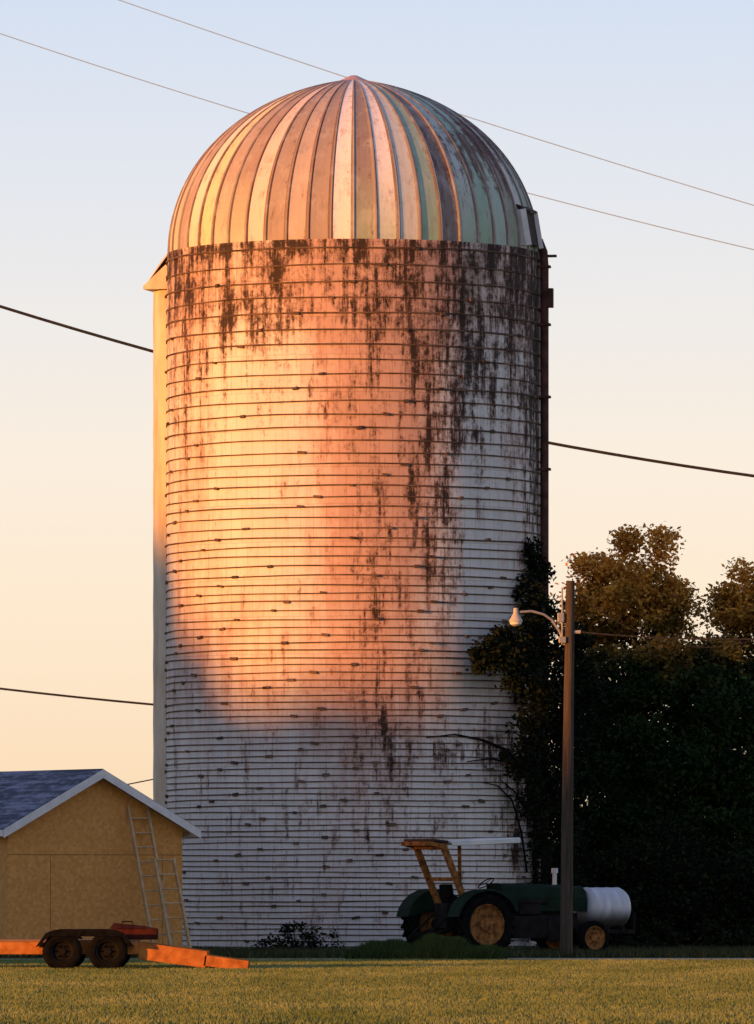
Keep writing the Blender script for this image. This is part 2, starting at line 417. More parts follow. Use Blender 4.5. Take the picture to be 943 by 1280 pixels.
c.add([HP(4.42,-.54,13.84),HP(4.42,.54,13.84),HP(3.2,.54,13.84),HP(3.2,-.54,13.84),HP(4.42,-.54,13.91),HP(4.42,.54,13.91),HP(3.2,.54,15.0),HP(3.2,-.54,15.0)],
   [(0,1,2,3),(0,4,5,1),(1,5,6,2),(3,7,4,0)])
c.obj('chute_hood',M_chute,ch)

# ---------------------------------------------------------------- shed
PH=math.radians(30)
shed=thing('shed',(-7.08,138,0),'unfinished plywood shed with dark shingle gable roof and white trim','shed',PH)
m,nt,b=newmat('osb_sheathing')
oc=objco(nt)
vo=N(nt,'ShaderNodeTexVoronoi'); vo.inputs['Scale'].default_value=17; nt.links.new(oc,vo.inputs['Vector'])
hs=ramp(nt,vo.outputs['Color'],[(0,(.54,.245,.062)),(.5,(.66,.31,.086)),(1,(.80,.41,.13))])
c=mix(nt,mathn(nt,'MULTIPLY',noise(nt,oc,.9,6,.65),.6),hs,(.52,.235,.062)); nt.links.new(c,b.inputs['Base Color']); b.inputs['Roughness'].default_value=.8; b.inputs['Specular IOR Level'].default_value=.15
M_osb=m
Wd=3.8;Lg=5.5;EZ=2.55;AZ=3.58
def roofz(u): return AZ-(AZ-EZ)*abs(u-Wd/2)/(Wd/2)
wm=MB()
gp_=.0045
def panel(u0,u1,z0,z1,topslope=False):
    us=sorted(set([u0,u1]+([Wd/2] if u0<Wd/2<u1 else [])))
    vs=[(u,0,z0) for u in us]+[(u,0,(roofz(u)-.06 if topslope else z1)) for u in us]
    n_=len(us); wm.add([(x,-.012,z_) for x,_,z_ in vs],[(i,i+1,n_+i+1,n_+i) for i in range(n_-1)])
panel(0,.92-gp_,0,1.97-gp_); panel(.92+gp_,3.36-gp_,0,1.97-gp_); panel(3.36+gp_,Wd,0,1.97-gp_)
panel(0,Wd,1.97+gp_,0,True)
wm.add([(0,-.012,0),(0,Lg,0),(0,Lg,EZ-.06),(0,-.012,EZ-.06)],[(0,1,2,3)])
wm.add([(Wd,-.012,0),(Wd,Lg,0),(Wd,Lg,EZ-.06),(Wd,-.012,EZ-.06)],[(0,1,2,3)])
wm.add([(0,Lg,0),(Wd,Lg,0),(Wd,Lg,EZ-.06),(Wd/2,Lg,AZ-.06),(0,Lg,EZ-.06)],[(0,1,2,3,4)])
wm.obj('wall',M_osb,shed)
wm=MB(); wm.add([(0.01,0,0),(Wd-.01,0,0),(Wd-.01,0,EZ-.1),(Wd/2,0,AZ-.1),(.01,0,EZ-.1)],[(0,1,2,3,4)]); wm.obj('wall_backing',M_dark,shed)
m,nt,b=newmat('shingles'); uvn=objco(nt)
br=N(nt,'ShaderNodeTexBrick'); br.inputs['Scale'].default_value=1; br.inputs['Brick Width'].default_value=.3;br.inputs['Row Height'].default_value=.14
br.inputs['Color1'].default_value=(.06,.07,.105,1);br.inputs['Color2'].default_value=(.17,.19,.26,1);br.inputs['Mortar'].default_value=(.03,.03,.04,1);br.inputs['Mortar Size'].default_value=.010
sp=N(nt,'ShaderNodeSeparateXYZ'); nt.links.new(uvn,sp.inputs[0]); cb=N(nt,'ShaderNodeCombineXYZ'); nt.links.new(sp.outputs[1],cb.inputs[0]); nt.links.new(mathn(nt,'MULTIPLY',sp.outputs[0],1.14),cb.inputs[1])
nt.links.new(cb.outputs[0],br.inputs['Vector']); c=mix(nt,sstep(nt,noise(nt,uvn,2.2,7,.75,(2.5,.5,1)),.42,.6),br.outputs[0],(.045,.055,.085))
c=mix(nt,mathn(nt,'MULTIPLY',sstep(nt,noise(nt,uvn,1.8,6,.75,(2.5,.4,1)),.48,.60),.7),c,(.27,.29,.38))
nt.links.new(c,b.inputs['Base Color']); b.inputs['Roughness'].default_value=.8; b.inputs['Specular IOR Level'].default_value=.2
M_sh=m
rf=MB(); sl_=(AZ-EZ)/(Wd/2); oh=.22; fo=.3
def slab(sgn,th0,th1,y0,y1,du=0):
    ue=Wd/2+sgn*(Wd/2+oh+du); ze=AZ-sl_*(Wd/2+oh+du)
    return [(Wd/2,y0,AZ+th0),(ue,y0,ze+th0),(ue,y1,ze+th0),(Wd/2,y1,AZ+th0),(Wd/2,y0,AZ+th1),(ue,y0,ze+th1),(ue,y1,ze+th1),(Wd/2,y1,AZ+th1)]
for sg in (-1,1):
    rf.add(slab(sg,.0,.05,-fo,Lg+fo),[(0,1,2,3),(4,7,6,5),(1,5,6,2),(2,6,7,3),(0,4,5,1)])
roof=rf.obj('roof',M_sh,shed)
tr=MB()
for sg in (-1,1):
    tr.add(slab(sg,-.13,.035,-fo-.03,-fo-.003,.02),[(0,1,2,3),(4,7,6,5),(1,5,6,2),(2,6,7,3),(0,4,5,1)])
    ue=Wd/2+sg*(Wd/2+oh+.015); ze=AZ-sl_*(Wd/2+oh)
    tr.box((ue,Lg/2,ze-.05),(.025,Lg+2*fo-.02,.12))
    tr.add(slab(sg,-.03,-.004,-fo,Lg+fo,-.02),[(0,1,2,3),(4,7,6,5)])
tr.obj('roof_trim',M_white,roof,label='white rake boards and fascia')

# ladder
M_alu=mat_noise('dusty_ladder',(.38,.24,.12),(.56,.38,.20),6,.7,.0,spec=.2)
cu,su=math.cos(PH),math.sin(PH)
def SW(u,v,z): return Vector((-7.08+u*cu-v*su,138+u*su+v*cu,z))
lad=thing('ladder',SW(2.8,-1.15,0),'dusty tan extension ladder leaning on plywood shed wall','ladder',PH)
def ladsec(name,u0,zb,zt,off,wdt):
    l=MB(); n0=Vector((0,0,0)); top=Vector((0,1.13,2.93)); d=(top-n0).normalized(); nn=Vector((0,-d.z,d.y))
    a=n0+d*zb+nn*off; b_=n0+d*zt+nn*off
    for s_ in (-1,1): l.beam(a+Vector((u0+s_*wdt/2,0,0)),b_+Vector((u0+s_*wdt/2,0,0)),.045,.075)
    k=zb+.15
    while k<zt: 
        p_=n0+d*k+nn*off+Vector((u0,0,0)); l.tube([p_-Vector((wdt/2,0,0)),p_+Vector((wdt/2,0,0))],.02,6); k+=.3
    return l.obj(name,M_alu,lad)
ladsec('ladder_section',0,.02,3.12,0,.42); ladsec('ladder_section',.32,0.02,2.0,.1,.42)

# ---------------------------------------------------------------- wheels
def tyre_mesh(r,wd,rim,lug=0,n=40):
    t=MB(); h=wd/2
    t.revolve([(rim,-h*.7),(rim+.02,-h*.95),((r+rim)/2,-h*1.05),(r-.03,-h*.95),(r-.005,-h*.75),(r,0),(r-.005,h*.75),(r-.03,h*.95),((r+rim)/2,h*1.05),(rim+.02,h*.95),(rim,h*.7)],(0,0,0),'y',n)
    if lug:
        for i in range(lug):
            a=2*math.pi*i/lug
            for s_ in (-1,1):
                aa=a+(0 if s_>0 else math.pi/lug)
                Rm=Matrix.Rotation(-aa,3,'Y')@Matrix.Rotation(s_*.7,3,'X')
                p_=Matrix.Rotation(-aa,3,'Y')@Vector((r+.008,s_*h*.45,0))
                t.box(p_,(.05,h*1.15,.045),Rm)
    return t
def rim_mesh(rim,wd,dish=.3,n=32):
    t=MB(); h=wd/2
    t.revolve([(rim+.015,-h*.78),(rim-.01,-h*.8),(rim-.03,-h*.6),(rim*.72,-h*dish),(rim*.35,-h*dish*1.1),(rim*.3,-h*dish*1.9),(.001,-h*dish*2)],(0,0,0),'y',n)
    t.revolve([(rim+.015,h*.78),(rim-.01,h*.8),(rim-.03,h*.6),(rim*.72,h*dish),(rim*.35,h*dish*1.1),(.001,h*dish*1.5)],(0,0,0),'y',n)
    for i in range(6):
        a=i*math.pi/3; t.revolve([(.014,-h*dish*1.1-.03),(.014,-h*dish*1.1+.02)],(rim*.5*math.cos(a),0,rim*.5*math.sin(a)),'y',6)
    return t
def wheel(parent,pos,r,wd,rim,lug,mrim,steer=0):
    e=bpy.data.objects.new('wheel',None); COL.objects.link(e); e.parent=parent; e.location=pos; e.rotation_euler=(0,0,steer); e.empty_display_size=.2
    tyre_mesh(r,wd,rim,lug).obj('tyre',M_black,e,smooth=True)
    rim_mesh(rim,wd).obj('rim',mrim,e,smooth=True)
    return e

# ---------------------------------------------------------------- tractor
M_green=mat_noise('faded_green_paint',(.004,.014,.007),(.010,.027,.014),5,.7,spec=.1)
M_yel=mat_noise('rusty_yellow_paint',(.09,.04,.015),(.40,.17,.045),8,.85,spec=.12)
M_canopy=mat_noise('canopy_white',(.60,.62,.58),(.76,.76,.72),3,.5)
YAW=math.radians(32); RW=.61
tra=thing('tractor',(1.59,141.8,0),'old dark green farm tractor with white canopy and front tank','tractor',YAW)
for s_ in (-1,1):
    wheel(tra,(0,s_*.92,RW),RW,.38,.40,22,M_yel)
    wheel(tra,(2.72,s_*.72,.34),.34,.2,.23,0,M_yel,0)
b_=MB()
b_.box((.15,0,.78),(1.1,.45,.5)); b_.box((1.1,0,.75),(1.2,.36,.42)); b_.box((2.1,0,.68),(1.3,.28,.3))
b_.tube([(0,-.9,RW),(0,.9,RW)],.11,12); b_.tube([(2.72,-.7,.36),(2.72,.7,.36)],.05,8)
b_.box((2.72,0,.5),(.16,.2,.3)); b_.box((3.0,0,.52),(.9,.5,.08))
b_.beam((-.2,-.3,.55),(-.95,-.3,.35),.06,.08); b_.beam((-.2,.3,.55),(-.95,.3,.35),.06,.08)
b_.beam((-.2,-.3,.95),(-.9,-.3,.4),.04,.05); b_.beam((-.2,.3,.95),(-.9,.3,.4),.04,.05)
for s_ in (-1,1):
    b_.box((.65,s_*.42,.62),(.55,.35,.05)); b_.box((.75,s_*.55,.42),(.25,.06,.35))
b_.box((1.5,-.24,.95),(.5,.16,.3)); b_.tube([(1.3,-.28,1.05),(1.9,-.28,1.05)],.06,8)
b_.box((1.35,0,.55),(1.5,.8,.45)); b_.box((2.15,-.1,.5),(.6,.65,.45))
b_.obj('chassis',M_iron,tra,bevel=.02)
h=MB()
prof_=[(-.29,.86),(-.30,1.15),(-.26,1.34),(-.15,1.41),(.15,1.41),(.26,1.34),(.30,1.15),(.29,.86)]
vs=[];xs=[.85,1.5,2.3,2.82,2.9]; scl=[1,1,.96,.92,.82]
for x_,s_ in zip(xs,scl):
    for y_,z_ in prof_: vs.append((x_,y_*s_,.86+(z_-.86)*s_))
n_=8; fs=[(i*n_+k_,i*n_+(k_+1)%n_,(i+1)*n_+(k_+1)%n_,(i+1)*n_+k_) for i in range(4) for k_ in range(n_)]+[tuple(range(n_)),tuple(4*n_+k_ for k_ in range(n_))]
h.add(vs,fs); h.obj('hood',M_green,tra,bevel=.015)
for s_ in (-1,1):
    f_=MB(); vs=[]
    for i in range(11):
        a=math.radians(20+150*i/10)
        for (rr_,yy) in ((.72,.72),(.74,1.12),(.69,1.13),(.69,.72)): vs.append((rr_*math.cos(a),s_*yy,RW+.04+rr_*math.sin(a)*.9))
    f_.add(vs,[(i*4+k_,i*4+(k_+1)%4,(i+1)*4+(k_+1)%4,(i+1)*4+k_) for i in range(10) for k_ in range(4)])
    f_.add([(.0,s_*.71,.9)]+[(.72*math.cos(math.radians(20+15*i)),s_*.71,RW+.04+.65*math.sin(math.radians(20+15*i))) for i in range(11)],[(0,i+1,i+2) for i in range(10)])
    f_.obj('fender',M_green,tra)
s=MB(); s.box((-.05,0,1.08),(.42,.45,.10)); s.box((-.26,0,1.25),(.08,.42,.3),(0,-.15,0)); s.obj('seat',M_black,tra,bevel=.03)
s=MB(); s.tube([(.85,0,1.25),(.66,0,1.42)],.016,8)
ring=[Vector((.66,0,1.42))+Matrix.Rotation(-.6,3,'Y')@Vector((.17*math.cos(t),.17*math.sin(t),0)) for t in np.linspace(0,2*math.pi,21)]
s.tube(ring,.012,6,False)
for a in (0,2.1,4.2): s.tube([(.66,0,1.42),Vector((.66,0,1.42))+Matrix.Rotation(-.6,3,'Y')@Vector((.17*math.cos(a),.17*math.sin(a),0))],.008,5)
s.obj('steering_wheel',M_black,tra)
s=MB()
for sd in (-1,1):
    s.beam((-.10,sd*.5,.95),(-.66,sd*.5,2.16),.09,.11)
s.beam((.05,.0,1.3),(-.25,-.45,2.16),.07,.09)
s.beam((-.66,-.58,2.14),(-.66,.58,2.14),.10,.10); s.beam((-.34,-.5,1.5),(-.34,.5,1.5),.06,.08)
s.beam((-.66,-.55,2.14),(-.95,-.50,2.20),.07,.08); s.beam((-.66,.55,2.14),(-.95,.50,2.20),.07,.08); s.beam((-.95,-.54,2.20),(-.95,.54,2.20),.07,.08)
s.obj('canopy_frame',M_yel,tra)
s=MB(); s.box((.28,0,2.26),(1.6,1.2,.06),(0,-.04,0)); s.box((.28,.6,2.23),(1.6,.04,.1),(0,-.04,0)); s.box((.28,-.6,2.23),(1.6,.04,.1),(0,-.04,0))
s.obj('canopy',M_canopy,tra,bevel=.015)
s=MB(); s.box((-.74,0,2.25),(.36,1.1,.05),(0,.1,0)); s.obj('canopy_visor',M_dark,tra,bevel=.015)
s=MB(); s.tube([(2.02,-.08,1.38),(2.02,-.08,1.6)],.035,8); s.tube([(2.02,-.08,1.6),(2.02,-.08,1.98)],.055,10); s.tube([(2.02,-.08,1.98),(2.02,-.08,2.08),(1.97,-.08,2.13)],.03,8)
s.obj('exhaust_stack',M_black,tra,smooth=True)
s=MB(); s.tube([(2.35,.1,1.36),(2.35,.1,1.62)],.045,10); s.tube([(2.35,.1,1.62),(2.35,.1,1.72)],.07,10); s.obj('air_cleaner',M_white,tra,smooth=True)
# tank
m,nt,b=newmat('galvanised_tank'); oc=objco(nt)
sp=N(nt,'ShaderNodeSeparateXYZ'); nt.links.new(oc,sp.inputs[0])
c=ramp(nt,noise(nt,oc,3,4,.6,(2.5,1,.5)),[(.3,(.44,.45,.48)),(.7,(.64,.65,.68))])
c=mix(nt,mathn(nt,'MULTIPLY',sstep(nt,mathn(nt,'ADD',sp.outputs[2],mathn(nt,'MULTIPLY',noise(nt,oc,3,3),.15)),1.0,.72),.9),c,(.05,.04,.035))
nt.links.new(c,b.inputs['Base Color']); b.inputs['Roughness'].default_value=.45; b.inputs['Metallic'].default_value=.1
M_tank=m
s=MB(); x0=2.98;x1=3.82
prof2=[(.001,x0-.06),(.25,x0-.05),(.38,x0)]
for i in range(4):
    xx=x0+.06+i*(x1-x0-.12)/3
    prof2+=[(.404,xx-.02),(.411,xx-.01),(.411,xx+.01),(.404,xx+.02)]
prof2+=[(.39,x1),(.35,x1+.06),(.24,x1+.12),(.001,x1+.15)]
s.revolve(prof2,(0,0,.93),'x',40); tk=s.obj('tank',M_tank,tra,smooth=True,label='pale cylindrical liquid tank with grimy underside')
s=MB(); 
for xx in (3.15,3.7): s.box((xx,0,.5),(.08,.7,.12)); 
for sd in (-1,1): s.beam((2.6,sd*.28,.46),(4.0,sd*.28,.46),.06,.08); s.beam((3.98,sd*.28,.46),(4.0,sd*.28,.85),.05,.05)
s.obj('tank_frame',M_iron,tk)

# ---------------------------------------------------------------- trailer
M_or=mat_noise('orange_trailer_paint',(.32,.10,.02),(.58,.21,.045),5,.75,spec=.15)
TY=119.6
trl=thing('utility_trailer',(WX(107,TY),TY,-.03),'orange flatbed equipment trailer with tandem wheels and ramp','trailer')
def tx(px): return WX(px,TY)-WX(107,TY)
M_rimd=mat_noise('dull_steel_rim',(.006,.0055,.005),(.015,.013,.011),6,.85,spec=.05)
for yy in (0,1.95):
    for pxx in (78,135): wheel(trl,(tx(pxx),yy,.33),.33,.2,.19,0,M_rimd)
    f_=MB(); vs=[]
    xl,xr=tx(46),tx(167)
    pr=[(xl,.42),(xl+.16,.64),(xl+.3,.69),(xr-.3,.69),(xr-.16,.64),(xr,.42)]
    for x_,z_ in pr:
        vs+=[(x_,yy-.14,z_),(x_,yy+.14,z_),(x_,yy+.14,z_-.02),(x_,yy-.14,z_-.02)]
    f_.add(vs,[(i*4+k_,i*4+(k_+1)%4,(i+1)*4+(k_+1)%4,(i+1)*4+k_) for i in range(5) for k_ in range(4)])
    f_.add([(xl,yy-.142,.42),(xl+.16,yy-.142,.64),(xl+.3,yy-.142,.69),(xr-.3,yy-.142,.69),(xr-.16,yy-.142,.64),(xr,yy-.142,.42),(xr-.05,yy-.142,.42),(xr-.2,yy-.142,.58),(xl+.2,yy-.142,.58),(xl+.05,yy-.142,.42)],[(0,1,8,9),(1,2,8),(2,3,7,8),(3,4,7),(4,5,6,7)])
    f_.obj('fender',M_black,trl)
d=MB(); xl=-4.6; xr=tx(172)
for yy in (.2,1.75):
    d.beam((xl,yy,.38),(xr,yy,.38),.07,.2)
x_=xl+.2
while x_<xr: d.beam((x_,.22,.37),(x_,1.73,.37),.05,.08); x_+=.6
d.beam((xr,.18,.38),(xr,1.77,.38),.08,.18)
d.beam((xl,.25,.4),(xl-1.3,.97,.42),.07,.12); d.beam((xl,1.7,.4),(xl-1.3,.97,.42),.07,.12)
fr_=d.obj('frame',M_or,trl,bevel=.008)
M_plank=mat_noise('trailer_planks',(.20,.09,.035),(.36,.17,.06),3,.8,ms=(.3,4,1))
d=MB()
for i in range(9):
    y0=.28+i*.158; d.box(((xl+xr)/2,y0+.07,.50),(xr-xl,.145,.04))
d.obj('deck',M_plank,trl)
d=MB(); xm=tx(258); xe=tx(310)
for yy in (.2,.95,1.75): d.beam((xr+.02,yy,.34),(xm,yy,.19),.07,.28); d.beam((xm-.04,yy,.18),(xe,yy,.08),.07,.18)
n_=12
for i in range(n_):
    t=(i+.5)/n_; d.beam((xr+(xe-xr)*t,.22,.42-(.30)*t),(xr+(xe-xr)*t,1.73,.42-.30*t),.08,.05)
d.obj('ramp',M_or,trl,bevel=.006)
M_red=mat_noise('faded_red_paint',(.03,.009,.007),(.075,.018,.012),6,.8,spec=.05)
tb=thing('toolbox',(WX(168,120.5),120.5,.49),'faded red steel toolbox resting on the trailer deck','toolbox')
d=MB(); d.box((0,0,.09),(.80,.42,.18)); d.box((-.05,.1,.18),(.5,.2,.10)); d.obj('case',M_red,tb,bevel=.02)
d=MB(); d.add([(-.41,-.22,.185),(.41,-.22,.185),(.41,.22,.185),(-.41,.22,.185),(-.34,-.08,.28),(.05,-.08,.24),(.05,.12,.24),(-.34,.12,.28)],[(0,3,2,1),(4,5,6,7),(0,1,5,4),(1,2,6,5),(2,3,7,6),(3,0,4,7)])
d.obj('lid',M_red,tb,bevel=.015)
d=MB(); d.tube([(-.2,-.03,.27),(-.2,-.03,.30),(-.03,-.03,.30),(-.03,-.03,.25)],.012,6); d.obj('handle',M_black,tb)

# ---------------------------------------------------------------- street lamp
M_pole=mat_noise('weathered_pole',(.045,.034,.026),(.095,.070,.052),3,.9,ms=(6,6,.4),spec=.12)
PY=138.0
lamp=thing('street_lamp',(WX(710,PY),PY,0),'wooden utility pole with yard lamp on curved arm','street lamp')
p=MB(); p.tube([(.0-.03,0,0),(-.01,0,2.5),(.02,0,5),(.05,0,WZ(726,PY))],[.125,.115,.1,.085],14); p.obj('pole',M_pole,lamp,smooth=True)
M_arm=mat_noise('galvanised_arm',(.26,.25,.24),(.38,.36,.34),6,.45,.4)
M_shade=mat_noise('aged_lamp_enamel',(.40,.36,.30),(.55,.50,.42),6,.5)
def LP(px,py,dy=0): 
    v=W(px,py,PY)-Vector(lamp.location); v.y=dy; return v
p=MB(); p.tube([LP(706,806),LP(700,790),LP(690,775),LP(680,768),LP(665,764),LP(650,765)],.024,8)
p.tube([LP(708,780),LP(697,779)],.015,6)
p.obj('arm',M_arm,lamp,smooth=True)
p=MB(); c0=LP(645,766)
p.revolve([(.001,.10),(.045,.09),(.05,.0),(.07,-.05),(.125,-.14),(.135,-.17),(.125,-.17)],c0,'z',24)
lh=p.obj('lamp_head',M_shade,lamp,smooth=True)
m,nt,b=newmat('lens_glass'); b.inputs['Roughness'].default_value=.2
nz=noise(nt,objco(nt),20,2); nt.links.new(ramp(nt,nz,[(.3,(.7,.66,.55)),(.7,(.8,.76,.66))]),b.inputs['Base Color'])
p=MB(); p.revolve([(.12,-.17),(.11,-.22),(.065,-.25),(.001,-.26)],c0,'z',24); p.obj('lens',m,lh,smooth=True)
p=MB(); p.box(LP(701,772,-.05),(.12,.12,.18)); p.tube([LP(703,735,-.02),LP(703,806,-.02)],.02,6); p.box(LP(703,800,-.08),(.14,.1,.12))
p.obj('service_box',M_arm,lamp,bevel=.01)
p=MB(); p.tube([LP(714,742,-.0),LP(722,742,0)],.03,8); p.obj('insulator',M_shade,lamp)
p=MB(); p.tube([LP(712,790,-.0),LP(726,790,0)],.035,8); p.obj('insulator',M_shade,lamp)

# ---------------------------------------------------------------- wires
M_wire=mat_noise('wire_dark',(.02,.02,.02),(.05,.045,.045),20,.8,bs=0,spec=.1)
M_wireg=mat_noise('wire_grey',(.32,.52,.82),(.38,.58,.88),20,.8,bs=0,spec=.1)
def wire(pts,Y,r,mat,label,x0=-900,x1=1900,deg=2,Yb=None):
    xs=[p[0] for p in pts]; ys=[p[1] for p in pts]; cf=np.polyfit(xs,ys,min(deg,len(pts)-1))
    P=[]
    for x_ in np.linspace(x0,x1,60): P.append(W(x_,float(np.polyval(cf,x_)),Y))
    m=MB(); o0=P[0].copy(); m.tube([p_-o0 for p_ in P],r,6)
    o=m.obj('power_line',mat,None,smooth=True); o.location=o0; o['label']=label; o['category']='power line'; o['group']='overhead lines crossing behind the silo'
wire([(150,0),(395,85),(600,150),(943,257)],190,.015,M_wireg,'thin pale overhead line high above the silo')
wire([(0,42),(300,138),(665,243),(943,312)],188,.015,M_wireg,'thin pale overhead line passing behind the dome')
wire([(0,383),(195,440),(693,555),(943,595)],170,.04,M_wire,'thick dark twisted overhead cable behind the silo')
wire([(0,861),(190,880),(600,905),(943,905)],172,.03,M_wire,'thin dark service line low behind the silo')
wire([(0,1012),(175,978),(195,973)],168,.016,M_wire,'thin dark service line low behind the silo',x0=-300,x1=400,deg=1)
wire([(722,742),(760,770),(943,800)],138,.008,M_wire,'thin dark line running from the lamp pole',x0=722,x1=1500)
wire([(724,790),(820,797),(943,799)],138,.018,M_wire,'thin dark line running from the lamp pole',x0=724,x1=1500)

# ---------------------------------------------------------------- trees
M_bark=mat_noise('bark',(.02,.015,.012),(.05,.036,.026),6,.95,spec=.1)
M_leafA=leafmat('tree_leaves',[(0,(.007,.017,.005)),(.6,(.016,.034,.009)),(1,(.040,.064,.016))],(6.0,8.4),((.40,.18,.03),(1.0,.46,.07)))  # crown tops: autumn tinge plus evening sun painted into leaf colour by height
M_leafB=leafmat('shade_leaves',[(0,(.02,.025,.01)),(1,(.06,.06,.02))])
def crown_points(clumps,per):
    out=[];ti=[]
    for (c,r) in clumps:
        n=int(per*(r[0]*r[1]*r[2])**(2/3)/.5)
        d=RNG.normal(size=(n,3)); d/=np.linalg.norm(d,axis=1,keepdims=True)
        rad_=RNG.uniform(0,1,n)**.45*(1+RNG.normal(0,.18,n))
        p_=np.array(c)+d*rad_[:,None]*np.array(r); out.append(p_); b0=RNG.uniform(-.25,.25); ti.append(np.clip(RNG.uniform(0,1,n)*.6+.2+b0,0,1))
    P=np.concatenate(out); T=np.concatenate(ti); k=P[:,2]>.05
    return P[k],T[k]
def make_tree(name,loc,h,rw,label,group,mat,nclump=70,per=900,leaf=.15,low=.12,seed=0,spike=None,mid=.6,cs=1.0):
    rs=random.Random(seed)
    t=thing(name,loc,label,'tree',0,group)
    cl=[]
    for i in range(nclump):
        f=(i+.5)/nclump; z=h*(low+(1-low)*f)-.45
        wr=rw*(math.sin(math.pi*min(1,(.25+.72*f)))**mid)
        wr=max(wr,.3)
        a=i*2.4+rs.uniform(-.4,.4); q_=math.sqrt(rs.uniform(.05,1.2))*wr
        s_=rs.uniform(.38,.95)*rw/2.6*cs*(1-.2*f)
        cl.append(((math.cos(a)*q_,math.sin(a)*q_,z+rs.uniform(-.4,.4)),(s_*1.15,s_*1.15,s_*.75)))
    if spike: cl+=spike
    P,ti=crown_points(cl,per)
    leafmesh('crown',P,leaf,mat,parent=t,tint=ti)
    tr=MB(); 
    tr.tube([(0,0,-.1),(.05,0,h*.2),(-.05,.05,h*.45),(.08,0,h*.7),(0,0,h*.9)],[rw*.1,rw*.075,rw*.055,rw*.035,rw*.012],10)
    for (c,r) in rs.sample(cl,min(22,len(cl))):
        z0=max(h*.12,c[2]*.6); p0=Vector((0,0,z0)); p1=Vector(c); md=(p0+p1)/2+Vector((0,0,-.15))
        tr.tube([p0,md,p1],[rw*.03,rw*.02,rw*.008],6)
    tr.obj('trunk',M_bark,t,smooth=True)
    return t
grp='trees beside the silo'
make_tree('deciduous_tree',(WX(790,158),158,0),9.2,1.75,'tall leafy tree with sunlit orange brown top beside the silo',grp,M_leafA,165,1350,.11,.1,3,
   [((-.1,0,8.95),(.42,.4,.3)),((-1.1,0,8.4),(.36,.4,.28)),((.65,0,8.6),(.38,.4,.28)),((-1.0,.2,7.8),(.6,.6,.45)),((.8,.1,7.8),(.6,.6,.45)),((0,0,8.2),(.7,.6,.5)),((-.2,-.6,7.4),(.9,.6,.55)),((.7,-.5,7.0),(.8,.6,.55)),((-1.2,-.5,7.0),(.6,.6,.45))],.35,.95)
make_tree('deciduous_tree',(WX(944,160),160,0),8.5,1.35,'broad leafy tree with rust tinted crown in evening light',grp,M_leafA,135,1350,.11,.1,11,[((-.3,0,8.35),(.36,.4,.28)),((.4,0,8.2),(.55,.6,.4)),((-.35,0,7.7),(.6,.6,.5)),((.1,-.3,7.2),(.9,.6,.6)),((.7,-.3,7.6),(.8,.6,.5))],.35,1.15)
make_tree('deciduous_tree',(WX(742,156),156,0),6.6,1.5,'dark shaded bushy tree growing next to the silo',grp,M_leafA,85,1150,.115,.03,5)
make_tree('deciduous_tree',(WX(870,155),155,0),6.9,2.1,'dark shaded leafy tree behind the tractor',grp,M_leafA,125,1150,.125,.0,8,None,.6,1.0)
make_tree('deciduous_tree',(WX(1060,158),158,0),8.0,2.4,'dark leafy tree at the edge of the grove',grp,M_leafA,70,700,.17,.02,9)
# undergrowth
M_leafB2=leafmat('undergrowth_leaves',[(0,(.004,.007,.003)),(.7,(.010,.015,.005)),(1,(.028,.034,.011))])
def bush(px,Y,h,w_,label,cat,per=1100,leaf=.1,name='shrub',mat=None,n=22):
    t=thing(name,(WX(px,Y),Y,0),label,cat)
    cl=[]
    for i in range(n):
        a=random.uniform(-1,1)*w_; z=random.uniform(.0,1)*h*(1-.5*(abs(a)/w_)**2)
        s_=random.uniform(.2,.38)*max(h,.6)*.7; cl.append(((a,random.uniform(-.4,.4),z*.85),(s_*1.2,s_,s_*.8)))
    P,ti=crown_points(cl,per)
    leafmesh('foliage',P,leaf,mat or M_leafB2,parent=t,tint=RNG.uniform(0,1,len(P)))
    s=MB()
    for (c,r) in cl[::3]: s.tube([(0,0,0),(c[0]*.5,c[1]*.5,c[2]*.35+.05),c],[.02,.014,.006],5)
    s.obj('stem',M_bark,t)
for px_,Y_,h_,w_ in ((690,151,2.6,.8),(760,150.5,2.4,1.1),(830,151,2.8,1.2),(900,150.5,2.5,1.2),(970,151,2.6,1.2)):
    bush(px_,Y_,h_,w_,'dense dark undergrowth shrub below the trees','shrub')
bush(855,146,.75,1.7,'low dark weeds growing behind the driveway','weeds',1500,.08)
